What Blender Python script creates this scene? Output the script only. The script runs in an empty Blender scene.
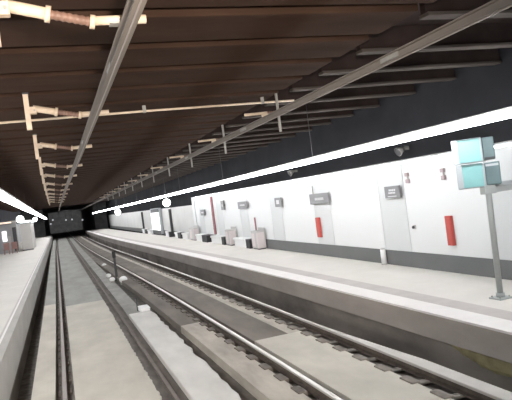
import bpy, bmesh, math, random
from mathutils import Vector, Matrix
random.seed(4)
SC = bpy.context.scene
COL = SC.collection
EYE = 3.0                      # eye height above the slab in the driver's cab

# ------------------------------------------------------------------ materials
def mat(name, col, rough=0.6, metal=0.0, noise=0.0, nscale=3.0, stretch=(1, 1, 1), emit=None, bump=0.0, spec=0.5, ecol=None):
    m = bpy.data.materials.new(name); m.use_nodes = True
    nt = m.node_tree; b = nt.nodes['Principled BSDF']
    b.inputs['Base Color'].default_value = (*col, 1)
    b.inputs['Roughness'].default_value = rough
    b.inputs['Metallic'].default_value = metal
    b.inputs['Specular IOR Level'].default_value = spec
    if emit:
        b.inputs['Emission Color'].default_value = (*(ecol or col), 1)
        b.inputs['Emission Strength'].default_value = emit
    if noise or bump:
        tc = nt.nodes.new('ShaderNodeTexCoord'); mp = nt.nodes.new('ShaderNodeMapping')
        mp.inputs['Scale'].default_value = stretch
        nt.links.new(tc.outputs['Object'], mp.inputs['Vector'])
        n = nt.nodes.new('ShaderNodeTexNoise'); n.inputs['Scale'].default_value = nscale
        n.inputs['Detail'].default_value = 6; n.inputs['Roughness'].default_value = 0.6
        nt.links.new(mp.outputs[0], n.inputs['Vector'])
        if noise:
            r = nt.nodes.new('ShaderNodeValToRGB')
            r.color_ramp.elements[0].position = 0.3; r.color_ramp.elements[1].position = 0.7
            r.color_ramp.elements[0].color = (*[c * (1 - noise) for c in col], 1)
            r.color_ramp.elements[1].color = (*[min(1, c * (1 + noise)) for c in col], 1)
            nt.links.new(n.outputs['Fac'], r.inputs['Fac'])
            nt.links.new(r.outputs[0], b.inputs['Base Color'])
        if bump:
            bp = nt.nodes.new('ShaderNodeBump'); bp.inputs['Strength'].default_value = bump
            bp.inputs['Distance'].default_value = 0.02
            nt.links.new(n.outputs['Fac'], bp.inputs['Height'])
            nt.links.new(bp.outputs[0], b.inputs['Normal'])
    return m

M = {}
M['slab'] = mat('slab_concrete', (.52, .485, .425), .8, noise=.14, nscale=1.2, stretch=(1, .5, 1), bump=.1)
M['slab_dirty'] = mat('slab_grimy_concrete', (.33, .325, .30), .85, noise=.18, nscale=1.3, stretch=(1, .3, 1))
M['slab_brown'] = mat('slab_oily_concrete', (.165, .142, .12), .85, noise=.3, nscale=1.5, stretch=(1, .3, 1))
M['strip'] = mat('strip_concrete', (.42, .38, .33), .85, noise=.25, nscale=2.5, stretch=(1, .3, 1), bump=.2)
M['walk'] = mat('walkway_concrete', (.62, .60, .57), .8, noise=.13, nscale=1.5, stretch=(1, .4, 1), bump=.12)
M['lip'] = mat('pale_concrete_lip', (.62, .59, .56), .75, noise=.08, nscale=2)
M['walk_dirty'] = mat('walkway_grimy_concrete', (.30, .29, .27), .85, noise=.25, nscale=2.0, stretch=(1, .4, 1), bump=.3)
M['ballast'] = mat('dark_track_bed', (.11, .10, .09), .95, noise=.5, nscale=7, bump=.6)
M['damp'] = mat('olive_damp_ground', (.33, .29, .16), .9, noise=.4, nscale=2, bump=.3)
M['groove'] = mat('rusty_groove', (.13, .112, .10), .9, noise=.4, nscale=5, stretch=(1, .3, 1))
M['rust'] = mat('rust_steel', (.115, .092, .078), .7, .3, noise=.3, nscale=8)
M['head'] = mat('polished_rail_steel', (.62, .59, .56), .4, .45)
M['headdull'] = mat('worn_rail_steel', (.34, .30, .285), .6, .2)
M['dullrail'] = mat('dull_brown_rail', (.17, .145, .13), .8, noise=.2, nscale=5)
M['clip'] = mat('fastening_block', (.14, .12, .105), .85, noise=.3, nscale=6)
M['clip_light'] = mat('greyer_fastening_block', (.21, .187, .165), .85, noise=.2, nscale=6)
M['plat'] = mat('platform_paving', (.68, .645, .60), .65, noise=.06, nscale=1.0)
M['plat_pink'] = mat('platform_tactile_strip', (.53, .485, .465), .75, noise=.08, nscale=2)
M['plat_edge'] = mat('platform_white_edge', (.80, .77, .75), .6, noise=.05, nscale=2)
M['platface'] = mat('platform_face_concrete', (.36, .325, .30), .85, noise=.15, nscale=1.5, stretch=(1, .4, 1))
M['platfaceL'] = mat('platform_coping_concrete', (.45, .43, .405), .85, noise=.12, nscale=1.5, stretch=(1, .4, 1))
M['under'] = mat('dark_wall_under_platform', (.21, .185, .165), .9, noise=.5, nscale=.8, stretch=(1, .4, 1))
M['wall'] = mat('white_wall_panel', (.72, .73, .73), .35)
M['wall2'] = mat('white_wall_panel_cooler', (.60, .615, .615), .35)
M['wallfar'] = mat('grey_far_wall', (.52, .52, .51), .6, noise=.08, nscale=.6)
M['plinth'] = mat('grey_plinth', (.125, .13, .128), .6, noise=.06, nscale=2)
M['upper'] = mat('dark_upper_wall', (.026, .026, .029), .95, spec=.02, noise=.15, nscale=.8)
M['upper_left'] = mat('grey_upper_left_wall', (.07, .07, .08), .9, spec=.05, noise=.15, nscale=.8)
M['brown'] = mat('brown_ceiling_panel', (.047, .028, .0205), .95, spec=.03, noise=.3, nscale=1.2, stretch=(.35, 1, 1))
M['beam'] = mat('grey_ceiling_beam', (.075, .064, .058), .9, spec=.05, noise=.25, nscale=1.2, stretch=(.5, 2, 1))
M['ceil_dark'] = mat('dark_brown_ceiling', (.034, .025, .023), .95, spec=.03, noise=.3, nscale=1)  # dark brown tone of the ceiling slab and beam webs
M['tunnel'] = mat('black_tunnel_lining', (.16, .16, .16), .95, noise=.3, nscale=1)
M['alu'] = mat('aluminium_profile', (.21, .185, .165), .8, 0, noise=.1, nscale=2, stretch=(4, .3, 4))
M['cream'] = mat('cream_painted_steel', (.66, .54, .42), .6, noise=.15, nscale=6)
M['insul'] = mat('brown_insulator', (.19, .115, .09), .5, noise=.2, nscale=8)
M['galv'] = mat('galvanised_steel', (.36, .35, .33), .55, .3, noise=.15, nscale=6)
M['led'] = mat('lit_white_diffuser', (1, 1, 1), .5, emit=38, ecol=(.96, .98, 1.0))
M['led_left'] = mat('lit_white_diffuser_left', (1, 1, 1), .5, emit=20, ecol=(.96, .98, 1.0))
M['led2'] = mat('lit_cove_diffuser', (1, 1, 1), .5, emit=9, ecol=(.98, .99, 1.0))
M['globe'] = mat('lit_globe_glass', (1, 1, 1), .4, emit=5, ecol=(1, 1, .97))
M['warmlamp'] = mat('lit_warm_strip', (1, .85, .7), .4, emit=1.0, ecol=(1, .74, .58))
M['tlamp'] = mat('lit_tunnel_lamp', (1, 1, 1), .4, emit=.55, ecol=(.95, .97, 1))
M['ad'] = mat('lit_white_poster_panel', (1, 1, 1), .4, emit=.9, ecol=(1, 1, 1))
M['dark'] = mat('dark_grey_metal', (.06, .06, .065), .6, noise=.1)
M['black'] = mat('black_paint', (.025, .025, .027), .6)
M['sign'] = mat('dark_grey_sign_face', (.21, .21, .215), .5)
M['signwhite'] = mat('white_lettering', (.62, .62, .63), .6)
M['red'] = mat('red_paint', (.52, .085, .07), .5)
M['redpole'] = mat('dull_red_paint', (.27, .10, .115), .6)
M['brownred'] = mat('brown_red_plastic', (.33, .19, .17), .6)
M['bench'] = mat('white_bench', (.80, .80, .80), .5)
M['cab'] = mat('light_grey_cabinet', (.46, .45, .44), .55)
M['cab2'] = mat('pale_pink_grey_cabinet_front', (.62, .56, .56), .55)
M['teal'] = mat('pale_teal_screen', (.22, .45, .45), .45, noise=.08, nscale=2)
M['bezel'] = mat('light_grey_plastic', (.42, .45, .47), .5)
M['hood'] = mat('grey_green_hood', (.13, .19, .20), .55, noise=.1, nscale=3)
M['pole'] = mat('grey_painted_pole', (.40, .42, .41), .5)
M['booth'] = mat('beige_booth_panel', (.48, .46, .44), .7, noise=.06, nscale=1)
M['leftwall'] = mat('grey_left_wall', (.36, .36, .37), .7, noise=.1, nscale=.6)
M['white'] = mat('white_marker', (.9, .9, .9), .5)
M['fit'] = mat('pinkish_grey_fitting', (.42, .34, .35), .6)

# ------------------------------------------------------------------ helpers
def bm_box(bm, x0, x1, y0, y1, z0, z1):
    v = [bm.verts.new(p) for p in ((x0,y0,z0),(x1,y0,z0),(x1,y1,z0),(x0,y1,z0),(x0,y0,z1),(x1,y0,z1),(x1,y1,z1),(x0,y1,z1))]
    for f in ((3,2,1,0),(4,5,6,7),(0,1,5,4),(1,2,6,5),(2,3,7,6),(3,0,4,7)): bm.faces.new([v[i] for i in f])

def bm_tube(bm, pts, r, seg=10):
    pts = [Vector(p) for p in pts]; rings = []
    rr = r if isinstance(r, (list, tuple)) else [r] * len(pts)
    for i, p in enumerate(pts):
        d = (pts[min(i+1, len(pts)-1)] - pts[max(i-1, 0)])
        d = d.normalized() if d.length > 1e-9 else (pts[-1] - pts[0]).normalized()
        a = Vector((0,0,1)) if abs(d.z) < .9 else Vector((1,0,0))
        u = d.cross(a).normalized(); w = d.cross(u)
        rings.append([bm.verts.new(p + (u*math.cos(t) + w*math.sin(t)) * rr[i]) for t in [2*math.pi*k/seg for k in range(seg)]])
    for a, b in zip(rings, rings[1:]):
        for k in range(seg): bm.faces.new((a[k], a[(k+1)%seg], b[(k+1)%seg], b[k]))
    bm.faces.new(rings[0][::-1]); bm.faces.new(rings[-1])

def obj(name, bm, m, parent=None, bevel=0.0, smooth=False):
    bmesh.ops.recalc_face_normals(bm, faces=bm.faces[:])
    me = bpy.data.meshes.new(name); bm.to_mesh(me); bm.free()
    me.materials.append(M[m] if isinstance(m, str) else m)
    if smooth:
        for p in me.polygons: p.use_smooth = True
    o = bpy.data.objects.new(name, me); COL.objects.link(o)
    if parent: o.parent = parent
    if bevel:
        b = o.modifiers.new('edge', 'BEVEL'); b.width = bevel; b.segments = 2; b.limit_method = 'ANGLE'
    return o

def box(name, dims, m, parent=None, bevel=0.0):
    bm = bmesh.new(); bm_box(bm, *dims); return obj(name, bm, m, parent, bevel)
def tube(name, pts, r, m, parent=None, seg=10):
    bm = bmesh.new(); bm_tube(bm, pts, r, seg); o = obj(name, bm, m, parent)
    for p in o.data.polygons: p.use_smooth = len(p.vertices) == 4
    return o
def thing(name, loc, label, cat, group=None):
    o = bpy.data.objects.new(name, None); COL.objects.link(o); o.location = loc; o.empty_display_size = .2
    return tag(o, label, cat, group)
def tag(o, label, cat, group=None):
    o['label'] = label; o['category'] = cat
    if group: o['group'] = group
    return o
def struct(o): o['kind'] = 'structure'; return o
def dup(root, loc, label=None, rotz=None):
    r = root.copy(); COL.objects.link(r); r.location = loc
    if rotz is not None: r.rotation_euler = (0, 0, rotz)
    if label: r['label'] = label
    for ch in list(root.children):
        c = ch.copy(); COL.objects.link(c); c.parent = r
        for g in list(ch.children):
            d = g.copy(); COL.objects.link(d); d.parent = c
    return r

# the second track and its platform edge draw gently to the left with distance
def lerp(tab, y):
    if y <= tab[0][0]: return tab[0][1]
    for (a, va), (b, vb) in zip(tab, tab[1:]):
        if y <= b:
            t = (y-a)/(b-a); return va + (vb-va)*t
    return tab[-1][1]
def smooth_tab(tab, w=8):
    return lambda y: sum(lerp(tab, y + w*(k-4)/4) for k in range(9)) / 9
bend = smooth_tab([(0,0),(15,0),(30,-.32),(48,-.85),(65,-1.15),(110,-1.4),(170,-1.6)])
bendL = smooth_tab([(0,.02),(20,0),(60,-.2),(170,-.35)])
zero = lambda y: 0.0

def sweep(name, prof, y0, y1, m, parent=None, off=zero, step=2.0, smooth=False):
    """closed XZ profile swept along the line, following the bend"""
    n = max(1, int((y1-y0)/step)); bm = bmesh.new(); rings = []
    for i in range(n+1):
        y = y0 + (y1-y0)*i/n; d = off(y)
        rings.append([bm.verts.new((x+d, y, z)) for x, z in prof])
    k = len(prof)
    for a, b in zip(rings, rings[1:]):
        for j in range(k): bm.faces.new((a[j], a[(j+1)%k], b[(j+1)%k], b[j]))
    bm.faces.new(rings[0]); bm.faces.new(rings[-1][::-1])
    return obj(name, bm, m, parent, smooth=smooth)
def rect(x0, x1, z0, z1): return [(x0,z0),(x1,z0),(x1,z1),(x0,z1)]

YA, YE, YT = 1.0, 108.0, 170.0
PZ = .65                        # platform height above the slab

# ------------------------------------------------------------------ track bed
struct(box('floor', (-6.2, 9.2, YA, YT, -1.0, -.62), 'ballast'))
GA = .14                        # groove depth
# left track: slabs either side of rail grooves
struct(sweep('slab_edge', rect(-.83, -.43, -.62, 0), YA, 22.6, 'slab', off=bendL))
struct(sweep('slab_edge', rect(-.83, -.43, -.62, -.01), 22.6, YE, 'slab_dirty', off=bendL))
struct(sweep('groove_bed', rect(-.43, -.11, -.62, -GA), YA, YE, 'groove', off=bendL))
def slab_with_edge(name, x0, x1, y0, y1, m, top, jag):
    bm = bmesh.new(); n = int((y1-y0)/.09); lo=[]; 
    rnd = random.Random(3)
    L = []; Rr = []
    for i in range(n+1):
        y = y0+(y1-y0)*i/n
        L.append((x0+bendL(y), y)); Rr.append((x1+bendL(y)+rnd.uniform(-jag, jag), y))
    out = L + Rr[::-1]
    a = [bm.verts.new((x,y,top)) for x,y in out]; b = [bm.verts.new((x,y,-.62)) for x,y in out]
    k = len(out); q = len(L)
    for i in range(q-1):
        bm.faces.new((a[i], a[i+1], a[k-2-i], a[k-1-i])); bm.faces.new((b[i], b[i+1], b[k-2-i], b[k-1-i]))
    for i in range(k): bm.faces.new((a[i], a[(i+1)%k], b[(i+1)%k], b[i]))
    return obj(name, bm, m)
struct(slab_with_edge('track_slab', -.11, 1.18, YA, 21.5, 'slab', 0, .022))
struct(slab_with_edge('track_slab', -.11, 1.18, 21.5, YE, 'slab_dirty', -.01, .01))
struct(sweep('groove_bed', rect(1.18, 1.58, -.62, -.05), YA, YE, 'groove', off=bendL))
# walkway between the tracks, with a broken-looking end at 17 m
def walkway():
    bm = bmesh.new(); rnd = random.Random(8); L=[]; Rr=[]
    y = YA
    while y <= 17.3:
        L.append((1.58, y)); Rr.append((2.24+rnd.uniform(-.05,.03), y)); y += .3
    out = L+Rr[::-1]; k=len(out); q=len(L)
    a=[bm.verts.new((p[0],p[1],.06)) for p in out]; b=[bm.verts.new((p[0],p[1],-.62)) for p in out]
    for i in range(q-1): bm.faces.new((a[i],a[i+1],a[k-2-i],a[k-1-i])); bm.faces.new((b[i],b[i+1],b[k-2-i],b[k-1-i]))
    for i in range(k): bm.faces.new((a[i],a[(i+1)%k],b[(i+1)%k],b[i]))
    return obj('centre_walkway', bm, 'walk', bevel=.02)
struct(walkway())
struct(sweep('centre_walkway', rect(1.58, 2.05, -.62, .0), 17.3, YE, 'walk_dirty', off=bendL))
# drain channel between the walkway and the second track
struct(sweep('drain_channel', rect(2.05, 2.62, -.62, -.22), 17.3, YE, 'ballast', off=bend))
struct(sweep('drain_channel', rect(2.25, 2.62, -.62, -.22), YA, 17.3, 'groove', off=bend))
# second track
struct(sweep('slab_edge', rect(2.62, 3.12, -.62, -.03), YA, 14.6, 'strip', off=bend))
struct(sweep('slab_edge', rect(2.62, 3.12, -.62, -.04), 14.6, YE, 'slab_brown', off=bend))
struct(sweep('groove_bed', rect(3.12, 3.56, -.62, -GA), YA, YE, 'groove', off=bend))
struct(sweep('track_slab', rect(3.56, 4.62, -.62, -.02), YA, 11.6, 'slab', off=bend))
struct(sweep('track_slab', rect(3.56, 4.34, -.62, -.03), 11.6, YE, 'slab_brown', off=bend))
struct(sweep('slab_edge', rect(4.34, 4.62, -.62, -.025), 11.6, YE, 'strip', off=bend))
struct(sweep('groove_bed', rect(4.62, 5.30, -.62, -GA), YA, YE, 'groove', off=bend))
def lip():
    bm = bmesh.new(); rings = []
    for y, x1 in ((1, 5.23), (8, 5.23), (9, 5.16), (10.5, 5.07), (11.5, 5.04)):
        rings.append([bm.verts.new((x, y, z)) for x, z in ((5.02, -.62), (x1, -.62), (x1, .045), (5.02, .055))])
    for p, q in zip(rings, rings[1:]):
        for j in range(4): bm.faces.new((p[j], p[(j+1)%4], q[(j+1)%4], q[j]))
    bm.faces.new(rings[0]); bm.faces.new(rings[-1][::-1]); return obj('slab_edge', bm, 'lip')
struct(lip())
# damp olive heaps in the trench below the platform edge
bm = bmesh.new(); rnd = random.Random(2); grid = []
for i in range(81):
    y = 2.0 + 6.6*i/80; low = -.24 + .05*math.sin(y*3.1) + rnd.uniform(-.02, .02) + .26*max(0, (y-6.4)/2.2)**1.5; row = []
    for j in range(7):
        t = j/6; row.append(bm.verts.new((6.046 - .05*math.sin(math.pi*t)**.6 - rnd.uniform(0, .008), y, low + (.16-low)*t)))
    grid.append(row)
for p, q in zip(grid, grid[1:]):
    for j in range(6): bm.faces.new((p[j], p[j+1], q[j+1], q[j]))
    bm.faces.new((p[6], p[0], q[0], q[6]))
bm.faces.new(grid[0]); bm.faces.new(grid[-1][::-1])
o = obj('moss_mat', bm, 'damp'); o['kind'] = 'stuff'; o['label'] = 'olive damp growth on the dark wall under the right platform edge'; o['category'] = 'moss'

# rails
RAILP = [(-.075,0),(.075,0),(.07,.02),(.012,.035),(.012,.115),(-.012,.115),(-.012,.035),(-.07,.02)]
def rail(x, off, base, headm, label, nclip=60, y0=3.0, pitch=.75, side=-1, reach=.30, clipm='clip'):
    r = thing('rail', (0,0,0), label, 'rail', 'running rails of the two tracks')
    sweep('rail_web', [(x+px, base+pz) for px, pz in RAILP], YA, YT-5, 'rust', r, off)
    sweep('rail_head', [(x+px, base+pz) for px, pz in ((-.036,.115),(.036,.115),(.036,.148),(.028,.158),(-.028,.158),(-.036,.148))], YA, YT-5, headm, r, off)
    # fastening blocks
    me = None
    for i in range(nclip):
        y = y0 + i*pitch
        if me is None:
            bm = bmesh.new()
            if reach > .2:
                bm_box(bm, -reach, -reach+.15, -.17, .17, -.03, .095)
                bm_box(bm, -reach+.02, .13, -.07, .07, -.03, .012); bm_box(bm, .07, .13, -.08, .08, .0, .03)
            else:
                bm_box(bm, -reach, reach, -.14, .14, -.03, .015)
            o = obj('fastening', bm, clipm, r, bevel=.035); me = o
        else:
            o = me.copy(); COL.objects.link(o); o.parent = r
        o.location = (x+off(y), y, base)
    return r
rail(-.27, bendL, -.11, 'headdull', 'leftmost rail, set in a narrow groove beside the left platform', reach=.12)
rail(1.39, bendL, -.15, 'dullrail', 'rust-brown rail in a wide dark groove beside the centre walkway', nclip=0)
rail(3.35, bend, -.105, 'head', 'third rail from the left, two bright lines past the centre walkway', reach=.30)
rail(4.98, bend, -.09, 'head', 'shiny rightmost rail beside the trench under the right platform', reach=.45, clipm='clip_light')

# ------------------------------------------------------------------ platforms
# right
struct(sweep('platform_slab', [(5.72,PZ-.42),(9.0,PZ-.42),(9.0,PZ),(6.9,PZ),(5.72,PZ)], YA, YE, 'plat', off=bend))
struct(sweep('platform_edge', rect(5.70, 6.15, PZ-.05, PZ+.006), YA, YE, 'plat_edge', off=bend))
struct(sweep('platform_tactile_strip', rect(6.15, 6.55, PZ-.05, PZ+.004), YA, YE, 'plat_pink', off=bend))
struct(sweep('platform_face', rect(5.69, 5.74, PZ-.44, PZ-.03), YA, YE, 'platface', off=bend))
struct(sweep('wall_under_platform', rect(6.05, 6.3, -.62, PZ-.42), YA, YE, 'under', off=bend))
# left
struct(box('platform_slab', (-6.0, -1.30, YA, YE, -.62, PZ), 'plat'))
struct(sweep('platform_face', rect(-1.32, -1.26, -.16, PZ-.06), YA, YE, 'platfaceL'))
struct(sweep('wall_under_platform', rect(-1.31, -1.27, -.62, -.16), YA, YE, 'under'))
struct(sweep('platform_edge', rect(-1.42, -1.255, PZ-.06, PZ+.008), YA, YE, 'platfaceL'))
struct(sweep('platform_tactile_strip', rect(-1.47, -1.42, PZ-.06, PZ+.006), YA, YE, 'plat_edge'))
struct(sweep('platform_groove', rect(-1.52, -1.47, PZ-.06, PZ+.003), YA, YE, 'plat_pink'))

# ------------------------------------------------------------------ right wall
WX = 8.4
struct(box('wall_right', (WX+.08, WX+.6, YA, YE, PZ-.3, 5.3), 'upper'))
# white panels bay by bay (alternating width and a slightly cooler sheet)
edges = [1.0]; k = 0
while edges[-1] < 37.0:
    edges.append(min(37.0, edges[-1] + (3.1 if k % 2 == 0 else 1.25))); k += 1
for i, (a, b) in enumerate(zip(edges, edges[1:])):
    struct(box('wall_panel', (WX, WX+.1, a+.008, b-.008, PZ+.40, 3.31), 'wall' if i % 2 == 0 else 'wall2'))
struct(box('trim_1', (WX-.012, WX+.1, YA, 37.0, 3.375, 3.40), 'bezel'))
struct(box('baseboard_right', (WX-.02, WX+.1, YA, YE, PZ, PZ+.40), 'plinth'))
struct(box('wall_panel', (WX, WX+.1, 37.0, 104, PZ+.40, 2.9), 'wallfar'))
struct(box('wall_panel', (WX-.05, WX+.1, 104, YE, PZ, 3.4), 'upper'))
# upstand where the white wall ends
struct(box('trim_2', (WX-.06, WX+.1, 36.6, 37.2, PZ+.4, 3.40), 'wall2'))
# dark posts on the far wall
for y, lab in ((45.1, 'dark slim post on the far grey wall beside the globe lamp'), (61.0, 'dark slim post on the far grey wall, farther along the platform')):
    p = thing('wall_post', (WX-.12, y, PZ), lab, 'post', 'dark posts on the far wall')
    box('post_shaft', (-.08, .08, -.12, .12, .04, 2.15), 'dark', p); box('post_foot', (-.1, .1, -.18, .18, 0, .05), 'dark', p)

# ------------------------------------------------------------------ ceiling
struct(box('ceiling', (-6.2, 9.0, YA-.5, YE, 5.32, 5.6), 'ceil_dark'))
struct(box('wall_left', (-6.2, -5.6, YA, YE, PZ-.3, 5.32), 'upper_left'))
proto = None
for i in range(72):
    y = 4.66 - 2.36 + 1.18*i
    if y > 84: break
    if proto is None:
        bm = bmesh.new(); bm_box(bm, -5.55, 4.45, .13, 1.05, 4.97, 5.32); bm_box(bm, -5.55, 4.45, -.0, .13, 5.2, 5.32)
        proto = obj('ceiling_panel', bm, 'brown', bevel=.02)
        tag(proto, 'broad brown concrete ceiling panel over the tracks', 'ceiling panel', 'brown ceiling panels over the tracks'); o = proto
    else:
        o = proto.copy(); COL.objects.link(o)
    o.location = (0, y, 0)
ys = [1.6, 3.1, 4.6, 6.1, 7.75, 9.1, 10.45, 11.95, 13.6]
while ys[-1] < 80: ys.append(ys[-1]+1.45)
proto = None
for y in ys:
    if proto is None:
        bm = bmesh.new(); bm_box(bm, 4.6, 8.45, -.10, .10, 4.93, 4.98)
        proto = obj('ceiling_beam', bm, 'beam', bevel=.01)
        box('beam_web', (4.6, 8.45, -.05, .05, 4.98, 5.32), 'ceil_dark', proto)
        tag(proto, 'slim grey ceiling beam above the right platform lights', 'beam', 'slim grey beams over the right platform'); o = proto
    else:
        o = dup(proto, (0, y, 0))
    o.location = (0, y, 0)
bm = bmesh.new(); bm_box(bm, 4.28+.17, 4.6, YA, YE, 5.29, 5.32)
struct(obj('trim_3', bm, 'ceil_dark'))

# cross pipe under the ceiling
p = thing('conduit', (0, 11.05, 4.86), 'thin pale pipe running across the ceiling from side to side', 'pipe')
tube('pipe', [(-5.6, 0, -.03), (-1, 0, -.02), (2, 0, .0), (4.9, 0, -.01)], .022, 'cream', p)
for x in (-3.5, -1.2, 1.8, 4.2): box('pipe_clip', (x-.03, x+.03, -.03, .03, -.03, .105), 'galv', p)

# ------------------------------------------------------------------ overhead conductor rails
CP = [(-.045,0),(.045,0),(.045,.012),(.012,.02),(.012,.085),(.05,.09),(.05,.105),(-.05,.105),(-.05,.09),(-.012,.085),(-.012,.02),(-.045,.012)]
def conductor(x, z, off, label, y0):
    r = thing('overhead_conductor', (0,0,0), label, 'overhead rail', 'overhead conductor rails')
    sweep('conductor_profile', [(x+a, z+b) for a, b in CP], y0, YE+20, 'alu', r, off, step=3)
    sweep('contact_wire', [(x+.008*math.cos(t), z-.006+.008*math.sin(t)) for t in [k*math.pi/3 for k in range(6)]], y0, YE+20, 'headdull', r, off, step=3)
    y = y0+5
    while y < 50:
        box('splice_plate', (x+off(y)-.03, x+off(y)+.03, y-.2, y+.2, z+.03, z+.085), 'galv', r); y += 6.0
    return r
catL = smooth_tab([(0,.03),(5,.03),(10,-.02),(14,-.02),(28,-.15),(60,-.32),(130,-.45)], 4)
catR = zero
conductor(.71, 4.45, catL, 'overhead conductor rail above the left track', 1.2)
conductor(4.12, 4.42, catR, 'overhead conductor rail above the second track', 1.2)

SUP = 'catenary supports along the ceiling'
def support_left(label, y):
    s = thing('catenary_support', (-.24, y, 0), label, 'catenary support', SUP)
    box('post', (-.04, .035, -.05, .05, 4.42, 4.96), 'cream', s, .006)
    box('ceiling_plate', (-.045, .045, -.09, .09, 4.95, 4.969), 'dark', s)
    h = box('hinge', (.03, .13, -.05, .05, 4.65, 4.76), 'cream', s, .01); tube('hinge_pin', [(.10,-.07,4.70),(.10,.07,4.70)], .014, 'galv', h)
    f = lambda x: lerp([(.05,4.745),(.11,4.735),(.41,4.66),(.76,4.585),(1.3,4.592)], x)
    tube('arm_tube', [(.08,0,f(.08)),(.41,0,f(.41))], .050, 'cream', s, 14)
    tube('arm_collar', [(.39,0,f(.39)),(.43,0,f(.43))], .068, 'cream', s, 14)
    bm = bmesh.new(); pts=[]; rr=[]
    for k in range(14):
        x = .43 + .31*k/13; pts.append((x,0,f(x))); rr.append(.034 if k%2 else .041)
    bm_tube(bm, pts, rr, 12); obj('insulator', bm, 'insul', s)
    tube('arm_collar', [(.73,0,f(.73)),(.77,0,f(.77))], .058, 'cream', s, 14)
    tube('arm_end', [(.76,0,4.597),(1.19,0,4.602)], .038, 'cream', s, 14)
    box('clamp', (.885, 1.0, -.05, .05, 4.558, 4.572), 'galv', s)
    return s
words = ['nearest catenary support at the top left corner, cream arm cut by the frame', 'second catenary support from the camera, crossed by the thin pipe', 'third catenary support over the left track, cream post below the pipe',
         'fourth catenary support over the left track', 'fifth catenary support over the left track', 'sixth catenary support over the left track', 'seventh catenary support over the left track']
YL = [4.9, 9.35, 13.7, 18.4, 22.6, 27.6, 32.5, 37.5, 42.5, 47.5, 53]
base = None
for i, y in enumerate(YL):
    lab = words[i] if i < len(words) else 'far small catenary support over the left track, deep in the dark'
    if base is None: base = support_left(lab, y); base.location.x = -.28
    else: dup(base, (-.24 + (catL(y)+.02), y, 0), lab)

def support_right(label, y):
    s = thing('catenary_support', (4.12, y, 0), label, 'catenary support', SUP)
    box('post', (.27, .315, -.025, .025, 4.2, 5.29), 'galv', s, .006)
    box('ceiling_plate', (.16, .325, -.1, .1, 5.27, 5.29), 'dark', s)
    f = lambda x: 4.60 + .02*x
    tube('arm_tube', [(-.42,0,f(-.42)),(.05,0,f(.05))], .028, 'cream', s)
    bm = bmesh.new(); bm_tube(bm, [(.05+.2*k/9,0,f(.05)) for k in range(10)], [.03 if k%2 else .022 for k in range(10)], 12); obj('insulator', bm, 'insul', s)
    tube('arm_end', [(.24,0,f(.24)),(.28,0,f(.28))], .03, 'cream', s)
    box('clamp', (-.05, .06, -.05, .05, 4.53, 4.578), 'cream', s)
    return s
base = None
wr = ['nearest catenary support over the second track, beside the pipe', 'second nearest catenary support over the second track', 'third nearest catenary support over the second track', 'fourth nearest catenary support over the second track',
      'fifth nearest catenary support over the second track', 'sixth nearest catenary support over the second track']
YR = [10.8, 14.8, 18.9, 23.0, 27.0, 31.0, 35.0, 39.0, 43.0, 48, 53]
for i, y in enumerate(YR):
    lab = wr[i] if i < len(wr) else 'far small catenary support over the second track, deep in the dark'
    if base is None: base = support_right(lab, y)
    else: dup(base, (4.12, y, 0), lab)

# ------------------------------------------------------------------ lights
def lightline(name, pts, w, h, m, label, hangers=True, top=4.9, house=None):
    r = thing(name, (0,0,0), label, 'light')
    def line(nm, ww, z0, z1, mm):
        bm = bmesh.new(); rings=[]
        for x,y,z in pts: rings.append([bm.verts.new((x+a, y, z+b)) for a, b in ((-ww/2,z0),(ww/2,z0),(ww/2,z1),(-ww/2,z1))])
        for a, b in zip(rings, rings[1:]):
            for j in range(4): bm.faces.new((a[j],a[(j+1)%4],b[(j+1)%4],b[j]))
        bm.faces.new(rings[0]); bm.faces.new(rings[-1][::-1]); return obj(nm, bm, mm, r)
    line('diffuser', w, -h/2, h/2, m)
    line('housing', house or w*.5, h/2, h/2+.05, 'galv')
    if hangers:
        for i in range(12):
            y = 5+8.5*i
            for (xa,ya,za),(xb,yb,zb) in zip(pts, pts[1:]):
                if ya <= y <= yb:
                    t=(y-ya)/(yb-ya); x=xa+(xb-xa)*t; z=za+(zb-za)*t
                    tube('hanger', [(x,y,z+h/2+.04),(x,y,5.33)], .008, 'dark', r, 6)
    return r
lightline('linear_light', [(6.3,2,3.69),(6.3,12,3.69),(6.3,34,3.66),(6.0,70,3.60),(5.6,100,3.53)], .12, .10, 'led', 'long continuous bright light line hung over the right platform')
lightline('linear_light', [(-1.75,3,4.2),(-1.78,22,4.13),(-1.8,50,3.95),(-1.8,100,3.62)],   .24, .16, 'led_left', 'long bright light line hung over the left platform', house=.42)
lightline('wall_strip_light', [(WX+.03,1.2,3.345),(WX+.03,20,3.345),(WX+.03,36.5,3.345)], .06, .05, 'led2', 'thin light strip along the top of the white wall', hangers=False)
# globe lamps
def globe(x, y, z, label, r=.32):
    top = 4.97 if x < 4 else 4.929
    g = thing('globe_lamp', (x, y, z), label, 'lamp', 'round lamps over the platforms')
    bm = bmesh.new(); bmesh.ops.create_uvsphere(bm, u_segments=20, v_segments=12, radius=r); obj('globe', bm, 'globe', g, smooth=True)
    tube('stem', [(0,0,r*.95),(0,0,top-z)], .018, 'dark', g, 6)
    tube('cap', [(0,0,r*.9),(0,0,r*1.15)], .07, 'dark', g)
    return g
globe(6.9, 38.25, 3.27, 'large round white lamp hung near the end of the white wall', .26)
globe(6.9, 71.6, 3.13, 'round white lamp hung farther off over the right platform', .36)
globe(-2.9, 51.3, 3.55, 'round white lamp nearest on the left, over the booth', .30)
globe(-2.35, 68.0, 3.5, 'round white lamp farther along the left platform, right of the other', .24)
l = thing('tube_lamp', (-2.75, 62, 3.35), 'short bright tube lamp between the round lamps on the left', 'lamp')
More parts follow.
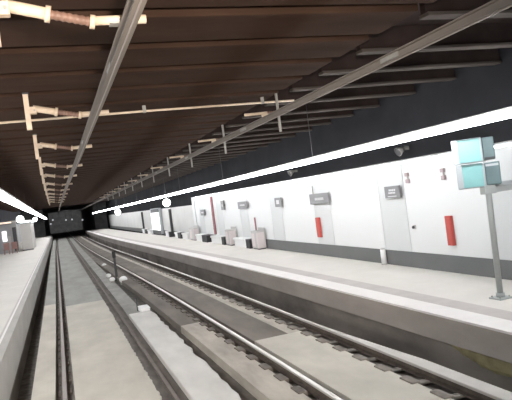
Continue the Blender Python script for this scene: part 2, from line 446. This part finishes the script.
box('tube', (-.75, .25, -.08, .08, -.08, .08), 'globe', l); box('mount', (-.5, .1, -.04, .04, .08, .14), 'galv', l)
for x in (-.4, 0): tube('hanger', [(x,0,.13),(x,0,1.615)], .01, 'dark', l, 6)
# tunnel beyond the platforms
struct(box('wall_end', (6.2, 9.0, YE, YE+.5, -.6, 5.6), 'tunnel'))
struct(box('wall_end', (-6.2, -2.3, YE, YE+.5, -.6, 5.6), 'tunnel'))
struct(box('wall_tunnel', (6.2, 6.6, YE+.5, YT, -.6, 5.6), 'tunnel'))
struct(box('wall_tunnel', (-2.7, -2.3, YE+.5, YT, -.6, 5.6), 'tunnel'))
struct(box('wall_tunnel', (-2.7, 6.6, YT, YT+.4, -1, 5.6), 'tunnel'))
struct(box('ceiling', (-2.7, 6.6, YE, YT, 5.4, 5.8), 'tunnel'))
struct(box('floor', (-2.7, 6.6, YE, YT, -.62, -.2), 'tunnel'))
for x, z, lab in ((1.87, 2.99, 'small white tunnel lamp, left of the central pair'), (3.28, 2.92, 'small white tunnel lamp, right of the central pair'), (-1.75, 2.5, 'small white tunnel lamp, lower one just beyond the left light line'),
               (-1.15, 3.4, 'small white tunnel lamp, upper one just beyond the left light line'), (5.7, 2.5, 'small white tunnel lamp just beyond the end of the right light line')):
    t = thing('tunnel_lamp', (x, 150, z), lab, 'lamp', 'small lamps deep in the tunnel')
    bm = bmesh.new(); bmesh.ops.create_uvsphere(bm, u_segments=12, v_segments=8, radius=.2); obj('lens', bm, 'tlamp', t, smooth=True)
    box('lamp_body', (-.22, .22, .1, .4, -.22, .22), 'dark', t)
    if abs(x) < 4: tube('bracket', [(0,.25,.2),(0,.25,5.40-z)], .03, 'dark', t, 6)
    else: box('bracket', (0, (6.2-x), .2, .3, -.03, .03), 'dark', t)

# ------------------------------------------------------------------ things on the right platform
# signs hung in front of the wall
def hung_sign(y0, y1, z0, z1, label, bars, x=WX-.09):
    yc = (y0+y1)/2
    s = thing('station_sign', (x, yc, z0), label, 'sign', 'dark signs on the white wall')
    hw = (y1-y0)/2; h = z1-z0
    box('sign_panel', (-.03, .03, -hw, hw, 0, h), 'sign', s, .008)
    for (a, b, c, d) in bars: box('lettering', (-.034, -.029, a*hw, b*hw, c*h, d*h), 'signwhite', s)
    for yy in (-.6*hw, .6*hw): box('bracket', (0, .088, yy-.02, yy+.02, h*.4, h*.6), 'galv', s)
    return s
def word(a, b, c, d, n):           # an unreadable line of letter-like strokes
    w = (b-a)/n; return [(a+w*i, a+w*(i+.72), c, d) for i in range(n)]
s = hung_sign(17.0, 18.44, 2.44, 2.79, 'dark rectangular name sign with a line of white lettering', word(-.52, .42, .36, .60, 8))
box('hanging_rod', (-.01, .01, .42, .46, .35, .62), 'galv', s)
hung_sign(12.85, 13.55, 2.47, 2.78, 'dark nearly square sign with white marks, nearest of the dark signs', word(-.5,.45,.58,.74,4)+word(-.45,.5,.36,.50,5)+[(-.6,.6,.1,.17)])
hung_sign(25.55, 26.95, 2.45, 2.78, 'small dark sign on the wall above the white benches', word(-.55,.55,.4,.62,6))
hung_sign(21.2, 21.87, 2.43, 2.79, 'small upright dark sign between two wall bays', [(-.45,.45,.3,.75)])
hung_sign(29.5, 30.0, 2.45, 2.95, 'narrow far dark sign just right of the tall red pipe', [(-.3,.3,.35,.6)])
hung_sign(33.9, 34.9, 2.2, 2.55, 'pale grey far sign where the white wall begins', [(-.5,.5,.4,.6)])
# red panels
for y0, y1, lab in ((11.0, 11.2, 'upright red panel on the white wall beside the pole, larger and nearer'), (18.02, 18.27, 'small upright red panel on the wall below the name sign')):
    r = thing('fire_panel', (WX-.055, (y0+y1)/2, 1.29), lab, 'panel', 'red fire panels on the wall')
    box('panel_body', (-.03, .055, -(y1-y0)/2, (y1-y0)/2, 0, .68), 'red', r, .01)
    box('panel_door', (-.042, -.029, -(y1-y0)/2*.8, (y1-y0)/2*.8, .05, .63), 'red', r, .004)
# tall red post and short red post
r = thing('red_pipe', (WX-.03, 32.2, 1.08), 'tall dull-red pipe casing fixed upright on the white wall above the benches', 'pipe')
box('casing', (-.04,.028,-.17,.17,0,2.18), 'redpole', r, .008)
for z in (.3, 1.1, 1.9): box('strap', (-.046,.028,-.19,.19,z,z+.05), 'redpole', r)
r = thing('red_post', (WX-.03, 24.95, PZ), 'short thin red post rising behind the low grey cabinet', 'post')
box('shaft', (-.0,.028,-.07,.07,.03,1.36), 'redpole', r); box('post_foot', (-.0,.028,-.09,.09,0,.05), 'dark', r)
# cabinets
def cabinet(y, label, w=1.25):
    c = thing('cabinet', (WX-.28, y, PZ), label, 'cabinet', 'low grey cabinets by the wall')
    box('body', (-.15,.22,-w/2,w/2,.04,.80), 'cab', c, .02)
    box('front_panel', (-.17,.2,-w/2-.012,-w/2+.05,.06,.74), 'cab2', c, .01)
    box('foot', (-.12,.2,-w/2+.05,w/2-.05,0,.05), 'dark', c)
    box('back_board', (.16,.21,-w/2-.05,w/2-.1,.3,.92), 'cab', c, .01)
    box('door', (-.165,-.148,-w*.05,w*.42,.12,.7), 'cab2', c, .006)
    return c
cabinet(24.1, 'low grey cabinet with the short red post behind it', .85)
cabinet(28.35, 'low grey cabinet at the wall between two white benches', .85)
cabinet(36.75, 'low grey cabinet standing past the end of the white wall', 1.4)
# benches
BY = [(25.4, 27.4), (29.6, 31.9), (34.1, 35.7), (38.3, 40.0), (41.5, 42.7), (45.4, 46.6), (54.5, 56.5), (58.6, 60.2)]
bw = ['white bench by the wall between the two nearest grey cabinets', 'white bench by the wall below the tall red pipe', 'white bench by the wall under the pale grey far sign',
      'white bench just past the far grey cabinet', 'white bench beside the dark slim post', 'white bench right of the bright poster panel', 'farther white bench left of the bright poster panel', 'farthest white bench by the far dark post']
for (a, b), lab in zip(BY, bw):
    c = thing('bench', (WX-.245, (a+b)/2, PZ), lab, 'bench', 'white benches along the right wall')
    h = (b-a)/2
    box('seat', (-.2,.22,-h,h,.30,.42), 'bench', c, .02); box('bench_base', (-.16,.2,-h+.06,h-.06,0,.31), 'bench', c, .01)
    for yy in (-h+.3, h-.3): box('seat_joint', (-.205,-.195,yy-.01,yy+.01,.31,.41), 'cab', c)
# black boxes added at the near bench ends as their dark end faces
for (y, w, lab) in ((33.3, 1.2, 'black box between white benches left of the tall red pipe'), (29.25, .5, 'black box beside the farther grey cabinet'), (25.05, .55, 'black box beside the nearest grey cabinet'),
                 (40.85, 1.0, 'black box between white benches beside the dark post'), (44.55, .6, 'black box between white benches near the poster panel'), (57.6, 1.0, 'farthest small black box by the far wall')):
    c = thing('bench_end_box', (WX-.245, y, PZ), lab, 'box', 'black boxes between the benches')
    box('body', (-.22,.2,-w/2,w/2,.0,.37), 'black', c, .01); box('lid', (-.225,.205,-w/2-.01,w/2+.01,.37,.41), 'black', c, .01)
# lit poster panel
c = thing('poster_panel', (WX-.16, 51.9, PZ), 'bright white lit poster panel with dark top and bottom on the far wall', 'poster panel')
box('frame', (-.08,.12,-2.4,2.4,.1,2.35), 'bezel', c, .01); box('poster', (-.1,-.07,-2.15,2.15,.42,1.95), 'ad', c)
box('top_bar', (-.1,-.07,-2.3,2.0,1.98,2.3), 'dark', c); box('bottom_bar', (-.1,-.07,-2.3,2.0,.05,.39), 'dark', c); box('leg', (-.06,.1,-2.2,-2.0,0,.12), 'dark', c); box('leg', (-.06,.1,2.0,2.2,0,.12), 'dark', c)
# little white post set in the plinth
c = thing('bollard', (WX-.1, 14.05, PZ), 'short white post standing against the grey plinth', 'post')
tube('shaft', [(0,0,.02),(0,0,.42)], .075, 'bench', c, 14); tube('base_ring', [(0,0,0),(0,0,.03)], .085, 'cab', c, 14); tube('cap', [(0,0,.42),(0,0,.45)], .06, 'cab', c, 14)
# small fittings
for y, z, lab in ((12.55, 2.93, 'tiny pinkish-grey twin fitting on the wall right of the square sign'), (11.12, 2.92, 'tiny pinkish-grey twin fitting on the wall nearest the screens')):
    c = thing('wall_fitting', (WX-.03, y, z), lab, 'fitting', 'small wall fittings')
    box('upper_unit', (-.04,.03,-.06,.06,.05,.14), 'fit', c, .01); box('lower_unit', (-.04,.03,-.07,.05,-.12,-.02), 'fit', c, .01); box('wire_cover', (-.01,.03,-.015,.015,-.03,.06), 'cab', c)
c = thing('wall_socket', (WX-.02, 12.53, 1.69), 'tiny dark socket low on the white wall', 'socket')
box('plate', (-.012,.02,-.05,.05,-.05,.05), 'cab', c, .004); tube('plug', [(-.05,0,0),(-.01,0,0)], .035, 'dark', c)
for y, z, lab in ((12.5, 3.66, 'small grey loudspeaker on the dark upper wall, nearer one'), (19.67, 3.68, 'small grey loudspeaker on the dark upper wall, farther one')):
    c = thing('loudspeaker', (WX-.1, y, z), lab, 'loudspeaker', 'loudspeakers on the upper wall')
    tube('horn', [(-.14,0,-.05),(.02,0,.03)], [.12,.06], 'galv', c, 16); box('bracket', (0,.18,-.03,.03,-.02,.06), 'galv', c); tube('speaker_grille', [(-.146,0,-.053),(-.138,0,-.049)], .105, 'dark', c, 16)

# driver's monitor stand
m = thing('monitor_stand', (7.12, 8.3, PZ), 'grey pole stand carrying pale teal monitor screens on the right platform', 'monitor stand')
tube('pole', [(0,0,.03),(.02,0,2.0),(.025,0,2.3)], .052, 'pole', m, 16)
b = box('base_plate', (-.14,.14,-.14,.14,0,.03), 'pole', m, .005)
for x in (-.1,.1):
    for y in (-.1,.1): tube('anchor_bolt', [(x,y,.028),(x,y,.055)], .014, 'galv', b, 8)
tube('pole_collar', [(0,0,.03),(0,0,.10)], .075, 'pole', m, 16)
a = box('cross_arm', (-.05,1.24,-.05,.05,1.86,1.97), 'pole', m, .01)
box('arm_bracket', (-.10,.14,-.07,.07,1.85,2.0), 'pole', m, .008)
box('arm_rail', (.22,1.24,-.05,.05,1.97,2.04), 'bezel', a, .008)
def monitor(x0, x1, z0, z1, m_):
    h = box('monitor_housing', (x0, x1, -.10, .14, z0, z1), 'bezel', m_, .015)
    box('screen', (x0+.10, x1-.035, -.112, -.095, z0+.02, z1-.012), 'teal', h, .004)
    box('screen_hood', (x0+.09, x1-.03, -.15, -.098, z1-.016, z1-.002), 'hood', h)
    h.rotation_euler = (0, 0, math.radians(-38)); return h
monitor(-.50, .0, 2.42, 2.85, m)
monitor(-.47, .0, 1.98, 2.41, m)
for d, n_ in (((.0, .20, -.03, .16, 2.44, 2.84), (.02, .19, -.04, -.025, 2.45, 2.49)), ((.0, .25, -.05, .16, 2.0, 2.40), (.02, .23, -.06, -.045, 2.33, 2.37))):
    h = box('side_housing', d, 'hood', m, .02); box('housing_seam', n_, 'bezel' if d[1] > .22 else 'dark', h)
    h.rotation_euler = (0, 0, math.radians(-38))

# ------------------------------------------------------------------ between the tracks
c = thing('signal_post', (2.33, 28.9, -.22), 'slim dark signal post standing between the two tracks', 'post')
box('shaft', (-.055,.055,-.055,.055,.04,1.15), 'dark', c); box('base', (-.12,.12,-.12,.12,0,.05), 'dark', c); box('signal_head', (-.08,.08,-.09,.07,1.1,1.42), 'black', c, .02)
for x, y, z, s, lab in ((2.30, 36.6, -.22, .15, 'white marker beyond the dark signal post, farthest of the four'), (1.92, 28.3, 0, .12, 'white marker on the walkway left of the signal post, farther of a close pair'),
                     (1.93, 26.4, 0, .12, 'white marker on the walkway, nearer of a close pair'), (2.44, 26.9, -.22, .19, 'bright white marker just right of the signal post foot')):
    c = thing('track_marker', (x, y, z), lab, 'marker', 'white markers between the tracks')
    bm = bmesh.new(); bmesh.ops.create_uvsphere(bm, u_segments=14, v_segments=8, radius=s, matrix=Matrix.Translation((0,0,s*1.15)) @ Matrix.Diagonal((1,.7,.8,1))); obj('reflector', bm, 'white', c, smooth=True)
    box('marker_foot', (-s*.7,s*.7,-s*.6,s*.6,0,s*.5), 'galv', c)
c = thing('cable_box', (2.12, 17.75, -.22), 'bright white concrete block at the end of the centre walkway', 'block')
box('body', (-.16,.12,-.35,.3,0,.30), 'white', c, .03); box('lid', (-.17,.13,-.36,.31,.30,.33), 'white', c, .01)
tube('stake', [(-.20,.1,0),(-.20,.1,.62)], .018, 'dark', c, 6)

# ------------------------------------------------------------------ left platform
struct(box('wall_left', (-5.62, -5.45, YA, 104, PZ, 3.35), 'leftwall'))
bt = thing('booth', (-3.0, 58.9, PZ), 'beige booth standing at the far end of the left platform', 'booth')
box('body', (-.40,.55,-.9,6,0,2.5), 'booth', bt, .02); box('roof', (-.42,.62,-1.0,6.1,2.5,2.62), 'bezel', bt, .01); box('panel_joint', (-.01,.01,-.912,-.895,.1,2.45), 'cab', bt); box('kick_strip', (-.41,.56,-.915,-.895,0,.12), 'plinth', bt)
bt = thing('waiting_shelter', (-4.62, 57.6, PZ), 'grey shelter with dark doorway and warm strip left of the beige booth', 'shelter')
box('back_panel', (-.8,.95,.5,.6,0,2.75), 'leftwall', bt); box('roof', (-.82,1.0,-.5,.65,2.75,2.9), 'booth', bt)
box('warm_strip', (-.8,.6,-.53,-.49,2.72,2.84), 'warmlamp', bt); box('doorway', (.55,.92,.40,.52,.1,2.3), 'dark', bt)
box('notice', (-.36,.02,.44,.505,1.1,2.05), 'ad', bt); box('corner_post', (.93,1.0,-.45,-.38,0,2.75), 'galv', bt); box('corner_post', (-.8,-.73,-.45,-.38,0,2.75), 'galv', bt)
box('side_panel', (.1,.35,.44,.505,.85,1.55), 'cab', bt)
for x, y, lab in ((-4.55, 55.6, 'brown-red platform seat, left of the pair by the shelter'), (-3.95, 56.2, 'brown-red platform seat, right of the pair by the shelter')):
    c = thing('platform_seat', (x, y, PZ), lab, 'seat', 'brown-red seats on the left platform')
    box('seat', (-.24,.24,-.25,.2,.38,.46), 'brownred', c, .02); box('backrest', (-.24,.24,.18,.25,.46,1.0), 'brownred', c, .02)
    for q in (-.2,.2):
        for w in (-.2,.2): box('leg', (q-.025,q+.025,w-.025,w+.025,0,.39), 'brownred', c)

# ------------------------------------------------------------------ headlamps of the train the picture is taken from
def spot(name, loc, target, power, size, blend, col=(1,.93,.82)):
    l = bpy.data.lights.new(name, 'SPOT'); l.energy = power; l.spot_size = math.radians(size); l.spot_blend = blend; l.color = col; l.shadow_soft_size = .12
    o = bpy.data.objects.new(name, l); COL.objects.link(o); o.location = loc
    o.rotation_euler = (Vector(target)-Vector(loc)).to_track_quat('-Z','Y').to_euler(); return o
spot('headlamp', (-.3, .6, 1.2), (.2, 10, 0), 1250, 75, .8)
spot('headlamp', (1.4, .6, 1.2), (1.2, 10, 0), 1250, 75, .8)
spot('roof_headlamp', (.55, .6, 3.6), (.5, 6.5, 5), 2400, 95, .9, (1,.86,.72))

spot('tunnel_end_fill', (2.0, 151.5, 4.9), (2.0, 170, 2.4), 3600, 46, .6, (1, 1, 1))  # added fill with no fixture, lifts the tunnel end wall to grey
w = bpy.data.worlds.new('underground'); SC.world = w; w.use_nodes = True
w.node_tree.nodes['Background'].inputs[0].default_value = (.5,.5,.55,1); w.node_tree.nodes['Background'].inputs[1].default_value = .01

# ------------------------------------------------------------------ camera
R = (0.93761851, -0.12454311, 0.32459288); T = (-0.32288308, 0.03424517, 0.94581911); U = (-0.128911, -0.99162305, -0.00810395)
right = Vector((R[0], T[0], U[0])); up = -Vector((R[1], T[1], U[1])); back = -Vector((R[2], T[2], U[2]))
cam = bpy.data.cameras.new('camera'); cam.sensor_width = 36; cam.sensor_fit = 'HORIZONTAL'; cam.lens = 580/512*36; cam.clip_end = 400; cam.clip_start = .05
co = bpy.data.objects.new('camera', cam); COL.objects.link(co)
co.matrix_world = Matrix(((right.x,up.x,back.x,0),(right.y,up.y,back.y,0),(right.z,up.z,back.z,EYE),(0,0,0,1)))
SC.camera = co
SC.view_settings.view_transform = 'Standard'; SC.view_settings.look = 'None'; SC.view_settings.gamma = 1; SC.view_settings.use_curve_mapping = False
SC.view_settings.exposure = 0.0
